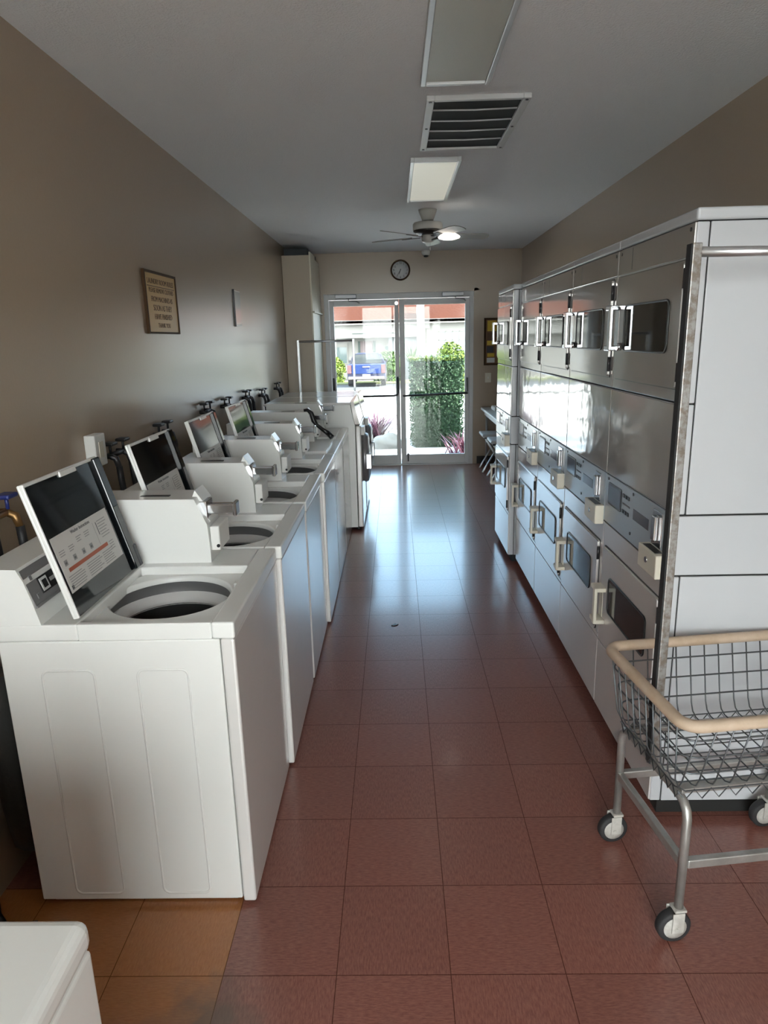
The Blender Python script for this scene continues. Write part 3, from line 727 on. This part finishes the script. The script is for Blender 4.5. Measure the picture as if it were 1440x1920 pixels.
hand('hour_hand', 199, .052, .006, -.0245); hand('minute_hand', 211, .076, .004, -.0262)

def wall_text(lines, par, x, yc, z0, dz, sizes, m):
    # text on the left wall facing +X, reading towards +Y
    for k, (s, sz) in enumerate(zip(lines, sizes)):
        R4 = Matrix(((0, 0, 1, x), (1, 0, 0, yc), (0, 1, 0, z0-k*dz), (0, 0, 0, 1)))
        text_mesh(s, sz, 'sign_line', m, par, R4)
t = thing('notice_sign', 'yellowed laundry rules sign in a brown frame on the left wall', 'sign', (XL, 3.80, 1.853))
MB().box(0, .010, -.245, .245, -.150, .150).build('sign_face', M['sign_face'], t)
f = MB(); f.box(0, .015, -.254, -.238, -.157, .157, .002).box(0, .015, .240, .254, -.157, .157, .002).box(0, .015, -.238, .24, .144, .157, .002).box(0, .015, -.238, .24, -.157, -.147, .002)
f.build('frame', M['wood_frame'], t)
wall_text(['LAUNDRY ROOM RULES', 'PLEASE REMOVE CLOTHES', 'FROM MACHINES AS', 'SOON AS THEY', 'HAVE FINISHED', 'THANK YOU'], t, .0105, 0, .105, .044, [.038, .033, .037, .042, .040, .034], M['sign_ink'])
MB().box(.0102, .0110, -.215, .215, .079, .083).build('sign_rule', M['sign_ink'], t)
t = thing('paper_notice', 'small pale notice in a clear holder on the left wall beyond the yellowed sign', 'sign', (XL-.001, 5.64, 1.902))
MB().box(0, .006, -.12, .12, -.135, .135, .002).build('holder', M['plastic_white'], t)
MB().box(.006, .0075, -.114, .114, -.13, .13).build('sheet', M['gloss_paper'], t)
MB().box(0, .016, -.126, -.118, -.14, .14).build('holder_edge', M['black_plastic'], t)
t = thing('outlet_box', 'small white outlet box on the left wall above the first raised lid', 'outlet', (XL, 2.74, 1.235))
MB().box(0, .045, -.05, .05, -.07, .06, .004).build('box', M['plastic_white'], t)
MB().box(.045, .048, -.02, .02, -.035, .03, .001).build('socket', M['cream'], t)
t = thing('light_switch', 'beige light switch plate on the far wall below the cork board', 'switch', (1.195, YF, 1.120))
MB().box(-.038, .038, -.007, 0, -.060, .060, .002).build('plate', M['cream'], t)
MB().box(-.007, .007, -.014, -.006, -.013, .013, .002).build('toggle', M['plastic_white'], t)

t = thing('notice_board', 'cork notice board in a wooden frame beside the glass door', 'notice board', (1.365, YF, 1.570))
MB().box(-.205, .205, -.012, 0, -.27, .27).build('cork', M['cork'], t)
f = MB(); f.box(-.228, -.205, -.022, 0, -.293, .293, .002).box(.205, .228, -.022, 0, -.293, .293, .002).box(-.205, .205, -.022, 0, .27, .293, .002).box(-.205, .205, -.022, 0, -.293, -.27, .002)
f.build('frame', M['wood_frame'], t)
for nm, x, z, w_, h_, m_, lab in (
        ('flyer', 1.235, 1.765, .115, .13, 'yellow', 'large yellow flyer at the top of the cork board'),
        ('flyer', 1.215, 1.635, .075, .09, 'brownpaper', 'dark brown card under the yellow flyer on the cork board'),
        ('flyer', 1.225, 1.555, .10, .055, 'yellow', 'narrow yellow strip across the middle of the cork board'),
        ('flyer', 1.215, 1.475, .09, .08, 'blackpaper', 'black flyer below the narrow yellow strip on the cork board'),
        ('flyer', 1.225, 1.405, .09, .045, 'yellow', 'small yellow note low on the cork board'),
        ('flyer', 1.225, 1.340, .10, .06, 'whitepaper', 'white note at the bottom of the cork board'),
        ('flyer', 1.34, 1.69, .09, .12, 'blackpaper', 'dark poster in the middle of the cork board'),
        ('flyer', 1.34, 1.46, .09, .14, 'whitepaper', 'white sheet in the middle of the cork board')):
    o = MB().box(x-w_/2, x+w_/2, YF-.0145, YF-.0125, z-h_/2, z+h_/2).build(nm, M[m_]); tag(o, lab, 'flyer', 'papers pinned to the cork board')

# supply valves and hoses
VL = ['blue-handled supply valve on the wall near the left picture edge, behind the nearest washer', 'supply valve with dark hoses between the first and second raised lids',
      'supply valve with dark hoses behind the second raised lid', 'supply valve with black hoses between the third and fourth raised lids', 'supply valve with black hoses just past the fourth raised lid',
      'supply valve with black hoses behind the fifth washer', 'supply valve with black hoses behind the sixth washer', 'supply valve with black hoses nearest the tall cabinet']
def make_valve(hm):
    t = thing('supply_valve', 'x', 'valve', group='water supply valves along the left wall')
    MB().tube([(0, -.07, 0), (.03, -.07, 0), (.055, -.07, -.012), (.065, -.07, -.05)], [.013, .013, .014, .012], 10).tube([(0, .07, 0), (.03, .07, 0), (.055, .07, -.012), (.065, .07, -.05)], [.013, .013, .014, .012], 10).tube([(.03, -.07, 0), (.03, .07, 0)], .012, 10).build('valve_body', M['brass'] if hm else M['dark_metal'], t)
    for y in (-.07, .07):
        MB().tube([(.035, y, .01), (.035, y, .05)], .006, 8).box(.012, .060, y-.030, y+.030, .045, .060, .006).build('valve_handle', M['blue_handle'] if hm else M['black_plastic'], t)
        MB().tube([(.065, y, -.045), (.068, y, -.10), (.072, y+.01, -.20), (.070, y+.03, -.30), (.068, y+.02, -.42), (.068, y+.0, -.62)], .014, 8).build('hose', M['hose'], t)
    return t
v0 = make_valve(True); v1 = make_valve(False)
vs_ = [v0]+[v1]+[copy_tree(v1) for _ in range(6)]
for o, y, z, l_ in zip(vs_, (1.98, 2.93, 3.55, 4.42, 4.95, 5.66, 6.34, 7.15), (1.145, 1.185, 1.19, 1.215, 1.20, 1.20, 1.165, 1.17), VL):
    o.location = (XL-.004, y, z); o['label'] = l_
o = MB().tube([(-1.192, 1.80, .72), (-1.185, 1.79, .50), (-1.180, 1.79, .30), (-1.185, 1.82, .15), (-1.195, 1.92, .056), (-1.195, 2.3, .052)], .050, 10).build('drain_hose', M['hose_grey'])  # hose thickened and darkened to stand in for the wall gap's shade
tag(o, 'thick grey drain hose bent down to the floor behind the nearest washer', 'hose')
o = MB().tube([(-1.215, 1.66, .62), (-1.21, 1.65, .40), (-1.20, 1.62, .20), (-1.18, 1.58, .07), (-1.14, 1.56, .030), (-1.06, 1.58, .027)], .024, 10).build('drain_hose', M['hose'])
tag(o, 'thinner black drain hose looped on the floor at the left edge', 'hose')

# black brush lying over the fifth washer
o = MB().tube([(-.665, 4.93, 1.155), (-.640, 4.93, 1.158), (-.612, 4.925, 1.135), (-.595, 4.92, 1.08), (-.575, 4.915, 1.05), (-.535, 4.90, 1.02), (-.49, 4.88, .99)], [.010, .012, .017, .020, .013, .014, .018], 8).tube([(-.49, 4.88, .99), (-.462, 4.868, .962)], [.019, .020], 8).build('black_brush', M['black_plastic'])
tag(o, 'black long-handled brush propped against the coin box of the fifth washer', 'brush')

g = MB().prism([(-.020, -.004), (-.006, -.012), (.010, -.004), (.022, .010), (.008, .008), (.004, .020), (-.008, .006)], 'z', .0, .003)
o = g.build('litter_scrap', M['dark_metal']); o.location = (-.033, 3.735, .0005); tag(o, 'small dark scrap lying on the red floor in the middle of the aisle', 'litter')

# tall cabinet
t = thing('tall_cabinet', 'tall beige cupboard in the far left corner beside the glass door', 'cabinet', (XL, 8.05, 0))
MB().box(.004, .310, .0, .90, .0, 2.565, .003).build('carcass', M['beige'], t)
MB().box(.31, .328, .002, .445, .03, 1.945, .002).build('door', M['cab_door'], t)
dr = MB().box(.31, .328, .452, .898, .03, 1.945, .002).build('door', M['cab_door'], t)
MB().box(.31, .328, .002, .445, 1.965, 2.60, .002).build('door', M['cab_door'], t)
MB().box(.31, .328, .452, .898, 1.965, 2.56, .002).build('door', M['cab_door'], t)
MB().box(.31, .352, -.006, .898, 1.946, 1.964, .002).build('shelf_edge', M['cab_door'], t)
MB().box(.03, .29, .03, .88, 2.566, 2.640).build('gap_shade_block', M['cab_gap_shade'], t, 'dark block for the shaded gap above the cupboard')  # solid dark block paints the shaded gap below the ceiling

# folding table with things on it, stools below
t = thing('folding_table', 'white folding table against the right wall beyond the dryers', 'table', (1.345, 7.90, 0))
MB().box(-.245, .245, -1.02, 1.02, .715, .750, .010, 3).build('tabletop', M['table'], t)
MB().box(-.205, .205, -.96, .96, .655, .714, .004).build('apron', M['table'], t)
for y in (-.85, .85):
    for x in (-.19, .19):
        MB().tube([(x, y, .66), (x, y, 0)], .014, 10).build('leg', M['tube_steel'], t)
o = MB().box(1.19, 1.42, 8.30, 8.62, .750, .800, .018, 3).build('folded_towel', M['whitepaper']); tag(o, 'folded white cloth lying on the folding table', 'cloth')
o = MB().box(1.20, 1.36, 8.02, 8.27, .750, .782, .012, 2).build('cloth_shadow', M['black_plastic']); tag(o, 'flat black block for the shadow in front of the white cloth', 'shadow')  # flat black box put in as the white cloth's shadow
def make_stool():
    t = thing('folding_stool', 'x', 'stool', group='folding stools under the table')
    MB().box(-.155, .155, -.18, .18, .435, .475, .016, 3).build('seat', M['seat_vinyl'], t)
    MB().box(-.13, .13, -.165, .165, .418, .435, .003).build('seat_pan', M['dark_metal'], t)
    for y in (-.16, .16):
        MB().tube([(.10, y, .42), (-.14, y, .012), (-.145, y, .0)], .011, 8).build('leg', M['tube_steel'], t)
        MB().tube([(-.10, y*.86, .42), (.14, y*.86, .012), (.145, y*.86, .0)], .011, 8).build('leg', M['tube_steel'], t)
    return t
s0 = make_stool(); s1 = copy_tree(s0)
s0.location = (1.205, 8.50, 0); s1.location = (1.235, 7.96, 0)
s0['label'] = 'folding stool with white seat nearest the glass door, under the table'
s1['label'] = 'folding stool with white seat closer to the dryers, under the table'

# ------------------------------------------------------------------ outside
def ground_strip(name, x0, x1, ys, m):
    def gz(y): return -.03 if y < 11.5 else (-.03-(y-11.5)*.41/19.5)
    g = MB(); vs = []
    for y, dz in ys: vs.append((g.bm.verts.new((x0, y, gz(y)+dz)), g.bm.verts.new((x1, y, gz(y)+dz))))
    for a, b in zip(vs, vs[1:]): g.bm.faces.new((a[0], a[1], b[1], b[0]))
    return struct(g.build(name, m))
GZ = lambda y: -.03 if y < 11.5 else (-.03-(y-11.5)*.41/19.5)
ground_strip('street', -45, 45, [(-40, 0), (11.5, 0), (31, 0), (60, 0)], M['concrete'])
ground_strip('bounce_patio', -9, 9, [(-12, .012), (YB-.14, .012)], M['bounce_patio'])  # unseen pale slab added behind the camera to bounce light onto the ceiling
ground_strip('sidewalk', -10, 10, [(9.12, .012), (10.9, .012)], M['walk'])
ground_strip('parking_lane', -14, 14, [(28.2, .01), (33.2, .01)], M['asphalt'])
ground_strip('verge', -18, 18, [(33.2, .03), (37.0, .03)], M['grass'])
struct(MB().box(-6, 6, 9.13, 9.75, 2.75, 2.90).build('eave_front', M['stucco']))

# neighbouring building
D = 38.0; gz = GZ(D)
t = thing('neighbor_building', 'long white house with red tiled roof across the street', 'building', (0, D, gz))
Z = lambda z: z-gz
MB().box(-9, 1.2, 1.2, 6, 0, Z(2.3)).build('recessed_wall', M['stucco'], t)
MB().box(1.55, 12, .0, 6, 0, Z(2.45)).build('front_wall', M['stucco'], t)
MB().box(-9, 1.22, -.05, .35, Z(1.70), Z(2.42)).build('porch_beam', M['stucco'], t)
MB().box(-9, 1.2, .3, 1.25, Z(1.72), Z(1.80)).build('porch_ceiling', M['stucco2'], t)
MB().box(-9.2, 12.2, -.45, -.25, Z(2.38), Z(2.60)).build('fascia', M['stucco'], t)
MB().prism([(-.45, Z(2.58)), (5.5, Z(4.9)), (5.5, Z(4.6)), (.0, Z(2.44)), (-.45, Z(2.44))], 'x', -9.4, 12.4).build('roof', M['tile_roof'], t)
MB().box(1.20, 1.58, -.62, .30, 0, Z(3.9)).build('parapet_pier', M['stucco'], t)
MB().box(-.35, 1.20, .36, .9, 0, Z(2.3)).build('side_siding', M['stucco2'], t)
dr = MB().box(-1.93, -1.26, 1.12, 1.2, 0, Z(1.52)).build('entry_door', M['mauve'], t)
for x in (-2.05, -1.20): MB().box(x, x+.12, 1.13, 1.2, Z(.2), Z(1.52)).build('shutter', M['shutter'], t)
for x in (-.60, -3.6):
    w_ = MB().box(x, x+.95, 1.12, 1.2, Z(.3), Z(1.42)).build('window', M['stucco'], t); MB().box(x+.05, x+.9, 1.10, 1.15, Z(.35), Z(1.22)).build('pane', M['house_glass'], w_)
w_ = MB()
for k in range(5): w_.box(2.36+k*.37, 2.40+k*.37, -.05, .02, Z(.62), Z(1.95))
for z in (.62, 1.02, 1.46, 1.91): w_.box(2.36, 3.88, -.05, .02, Z(z), Z(z+.04))
wo = w_.build('window', M['stucco'], t); MB().box(2.38, 3.86, -.01, .01, Z(.64), Z(1.93)).build('pane', M['house_pane'], wo)
for x in (-2.3, -.75, -4.2): MB().box(x, x+.85, -.07, -.04, Z(1.90), Z(1.94)).build('soffit_vent', M['shutter'], t)
for x in (-3.3, ): MB().box(x, x+.12, .0, .12, 0, Z(1.72)).build('porch_post', M['stucco'], t)

# leaves
def leaf_cloud(n, pt, size, rnd, flat=0):
    bm = bmesh.new()
    for _ in range(n):
        p, nrm = pt(rnd)
        d = Vector((rnd.gauss(0, 1), rnd.gauss(0, 1), rnd.gauss(0, 1)))
        nn = (Vector(nrm)*1.2+d*.7).normalized()
        u = nn.cross(Vector((rnd.random()-.5, rnd.random()-.5, rnd.random()-.5))).normalized(); v = nn.cross(u)
        s = size*rnd.uniform(.6, 1.2); P = Vector(p)
        bm.faces.new([bm.verts.new(P+u*s), bm.verts.new(P+v*s*.55), bm.verts.new(P-u*s), bm.verts.new(P-v*s*.55)])
    m_ = MB(); m_.bm.free(); m_.bm = bm; return m_
def boxpt(x0, x1, y0, y1, z0, z1, depth=.05):
    def f(r):
        k = r.random(); a, b_, c_ = r.uniform(x0, x1), r.uniform(y0, y1), r.uniform(z0, z1); e = r.uniform(-.02, depth)
        if k < .40: return (a, y0+e, c_), (0, -1, 0)
        if k < .58: return (x0+e, b_, c_), (-1, 0, 0)
        if k < .76: return (x1-e, b_, c_), (1, 0, 0)
        return (a, b_, z1-e), (0, 0, 1)
    return f
def blobpt(cx, cy, cz, rx, ry, rz):
    def f(r):
        d = Vector((r.gauss(0, 1), r.gauss(0, 1), r.gauss(0, 1))).normalized(); k = r.uniform(.82, 1.05)
        return (cx+d.x*rx*k, cy+d.y*ry*k, cz+abs(d.z)*rz*k), d
    return f
rnd = random.Random(11)
t = thing('hedge', 'tall clipped dark green hedge block right outside the glass door', 'hedge', (.62, 10.95, -.03))
MB().box(-.33, .36, -.40, .5, .0, 1.30).build('inner_growth', M['leaf_dark'], t)
leaf_cloud(9000, boxpt(-.38, .41, -.45, .55, .03, 1.36), .022, rnd).build('leaves', M['leaf_dark'], t)
leaf_cloud(900, boxpt(-.38, .41, -.44, .55, 1.33, 1.38), .022, rnd).build('sunlit_tips', M['leaf_lime'], t, 'lime green tips painting the sunlit rim on top')  # lime colour puts the hedge's sunlit rim into the top leaves
t = thing('hedge', 'lime green shrub rising behind the clipped hedge', 'shrub', (1.05, 13.2, GZ(13.2)))
leaf_cloud(3200, blobpt(0, 0, .6, .42, .4, .98), .035, rnd).build('leaves', M['leaf_lime'], t)
MB().tube([(0, 0, 0), (.02, 0, .7)], .03, 8).build('stem', M['bark'], t)
def bush(label, x, y, w_, h_, m_, n=2600, s=.06):
    t = thing('bush', label, 'bush', (x, y, GZ(y)))
    leaf_cloud(n, blobpt(0, 0, h_*.35, w_/2, w_/2.4, h_*.65), s, rnd).build('leaves', m_, t)
    leaf_cloud(n//2, blobpt(0, 0, .0, w_/2.1, w_/2.5, h_*.6), s, rnd).build('inner_leaves', m_, t)
    MB().tube([(0, 0, 0), (.03, 0, h_*.5)], .05, 8).build('stem', M['bark'], t)
bush('yellow-green bush at the left edge of the doorway view, beside the truck', -3.55, 36.2, 1.9, 1.45, M['leaf_lime'], s=.075)
bush('green bush across the street to the right of the truck', -.35, 36.4, 1.6, 1.55, M['leaf_green'], s=.075)
bush('green bush under the far window on the right', 4.1, 35.6, 2.4, 1.2, M['leaf_green'], s=.08)
def blades(name, label, x, y, n, h, spread, m_, loc_z):
    t = thing(name, label, 'plant', (x, y, loc_z)); g = MB()
    for k in range(n):
        a = rnd.uniform(0, 2*PI); tilt = rnd.uniform(.15, 1.0)*spread; L_ = h*rnd.uniform(.65, 1.1); bx, by = rnd.gauss(0, .08), rnd.gauss(0, .05)
        dx, dy = math.cos(a), math.sin(a); px, py = -dy, dx; w_ = rnd.uniform(.010, .018)
        pr = None
        for i in range(5):
            q = i/4; rr_ = math.sin(q*tilt)*L_/max(tilt, .3)*q**.3; zz = L_*q*math.cos(tilt*q*.9); ww = w_*(1-q**2)+.001
            c_ = Vector((bx+dx*rr_, by+dy*rr_, zz)); cur = (g.bm.verts.new(c_+Vector((px, py, 0))*ww), g.bm.verts.new(c_-Vector((px, py, 0))*ww))
            if pr: g.bm.faces.new((pr[0], pr[1], cur[1], cur[0]))
            pr = cur
    g.build('leaves', m_, t); MB().lathe([(.06, 0), (.05, .05), (.0, .07)], seg=10).build('stem', M['bark'], t); return t
blades('purple_plant', 'clump of spiky purple leaves behind the boulder outside the left door leaf', -.38, 11.4, 150, .55, .80, M['purple_leaf'], -.03)
blades('purple_plant', 'spiky purple plant at the foot of the hedge on the right', 1.0, 9.86, 110, .36, .85, M['purple_leaf'], -.03)
blades('spiky_plant', 'small spiky green plant standing against the pale house wall', .75, 31.5, 60, 1.0, 1.1, M['leaf_green'], GZ(31.5)+1.05)
MB().tube([(0, 0, -1.05), (0, 0, .05)], .04, 8).build('trunk', M['bark'], bpy.data.objects['spiky_plant'])
bm_ = bmesh.new(); bmesh.ops.create_icosphere(bm_, subdivisions=4, radius=1)
for v in bm_.verts:
    n_ = .12*math.sin(v.co.x*4.1+1)*math.cos(v.co.y*3.3)+.08*math.sin(v.co.z*6+v.co.x*3)
    v.co = Vector((v.co.x*.27*(1+n_), v.co.y*.2*(1+n_), v.co.z*.16*(1+n_)+.06))
for f in bm_.faces: f.smooth = True
g = MB(); g.bm.free(); g.bm = bm_; o = g.build('boulder', M['rock']); o.location = (-.14, 10.62, -.02); tag(o, 'rounded pale boulder outside the left door leaf', 'rock')

# pickup truck seen from behind
ty = 30.6; gzt = GZ(ty)+.015
t = thing('pickup_truck', 'bright blue pickup truck parked across the street, seen from behind', 'truck', (-1.28, ty, gzt))
bd = MB().box(-.84, .84, .0, 2.0, .34, .98, .06, 3).box(-.84, .84, 2.0, 4.4, .34, .98, .06, 3)
bd.build('body', M['truck_body'], t)
cab = MB()
pr_ = [(-.80, .96), (-.62, 1.36), (-.50, 1.415), (.50, 1.415), (.62, 1.36), (.80, .96)]
cab.prism(pr_, 'y', 1.0, 3.0); cab.build('cab', M['truck_body'], t)
MB().prism([(-.70, .99), (-.57, 1.33), (-.47, 1.38), (.47, 1.38), (.57, 1.33), (.70, .99)], 'y', .97, 1.0).build('rear_window', M['truck_glass'], t)
MB().box(-.64, .64, -.03, .0, .56, .955, .015).build('tailgate', M['truck_blue'], t, 'bright blue tailgate')
MB().box(-.16, .16, -.045, -.03, .84, .89, .004).build('tailgate_handle', M['bumper'], t)
for x in (-.84, .66): MB().box(x, x+.18, -.035, .03, .58, .95, .015).build('tail_light', M['tail_red'], t)
MB().box(-.80, .80, -.12, .02, .33, .45, .02).build('bumper', M['bumper'], t)
MB().box(-.17, .17, -.05, -.03, .43, .55, .004).build('licence_plate', M['plate'], t)
for x in (-.93, .83): MB().box(x, x+.10, 2.5, 2.6, .98, 1.10, .02).build('wing_mirror', M['black_plastic'], t)
for x in (-.74, .74):
    for y in (.75, 3.6):
        MB().lathe([(.0, -.11), (.2, -.11), (.32, -.11), (.33, -.08), (.33, .08), (.32, .11), (.2, .11), (.0, .11)], (x, y, .33), 'x', 28).build('wheel', M['rubber'], t)

# ------------------------------------------------------------------ light
w = bpy.data.worlds.new('sky'); C.world = w; w.use_nodes = True
N, L = w.node_tree.nodes, w.node_tree.links
bg = N['Background']; tc = N.new('ShaderNodeTexCoord'); sp = N.new('ShaderNodeSeparateXYZ'); L.new(tc.outputs['Generated'], sp.inputs[0])
rp = N.new('ShaderNodeValToRGB'); rp.color_ramp.elements[0].position = .0; rp.color_ramp.elements[1].position = .35
rp.color_ramp.elements[0].color = (.78, .90, 1, 1); rp.color_ramp.elements[1].color = (.42, .70, 1, 1)
L.new(sp.outputs[2], rp.inputs['Fac'])
# sky glows more strongly on the sun's side (south, behind the camera)
gy = N.new('ShaderNodeMapRange'); gy.inputs['From Min'].default_value = -1; gy.inputs['From Max'].default_value = .6
gy.inputs['To Min'].default_value = 4.4; gy.inputs['To Max'].default_value = 1.9
L.new(sp.outputs[1], gy.inputs['Value']); L.new(gy.outputs[0], bg.inputs['Strength'])
sm = N.new('ShaderNodeMapRange'); sm.inputs['From Min'].default_value = -.5; sm.inputs['From Max'].default_value = .5
L.new(sp.outputs[1], sm.inputs['Value'])
mxs = N.new('ShaderNodeMix'); mxs.data_type = 'RGBA'; L.new(sm.outputs[0], mxs.inputs[0])
mxs.inputs[6].default_value = (.96, .975, .98, 1); L.new(rp.outputs['Color'], mxs.inputs[7]); L.new(mxs.outputs[2], bg.inputs['Color'])
sun = bpy.data.lights.new('sun', 'SUN'); sun.energy = 13.0; sun.angle = .01; sun.color = (1, .95, .86)
so = bpy.data.objects.new('sun', sun); COL.objects.link(so)
so.rotation_euler = Vector((-.75, .20, -.63)).to_track_quat('-Z', 'Y').to_euler()
# ------------------------------------------------------------------ camera
R = [[0.9995933, 0.0152052, -0.0241186], [-0.0196108, -0.2473804, -0.9687200], [-0.0206956, 0.9687991, -0.2469816]]
cam = bpy.data.cameras.new('camera'); cam.sensor_fit = 'HORIZONTAL'; cam.sensor_width = 36; cam.lens = 36*1276.9/1440
cam.clip_start = .05; cam.clip_end = 300
co = bpy.data.objects.new('camera', cam); COL.objects.link(co)
mw = Matrix(((R[0][0], -R[1][0], -R[2][0], 0), (R[0][1], -R[1][1], -R[2][1], 0), (R[0][2], -R[1][2], -R[2][2], 1.6441), (0, 0, 0, 1)))
co.matrix_world = mw
C.camera = co
vs = C.view_settings; vs.view_transform = 'Standard'; vs.look = 'None'; vs.gamma = 1; vs.use_curve_mapping = False; vs.exposure = 2.05
cy = C.cycles
cy.use_denoising = True; cy.max_bounces = 10; cy.diffuse_bounces = 6; cy.glossy_bounces = 5; cy.transparent_max_bounces = 12
cy.caustics_reflective = True; cy.sample_clamp_indirect = 8
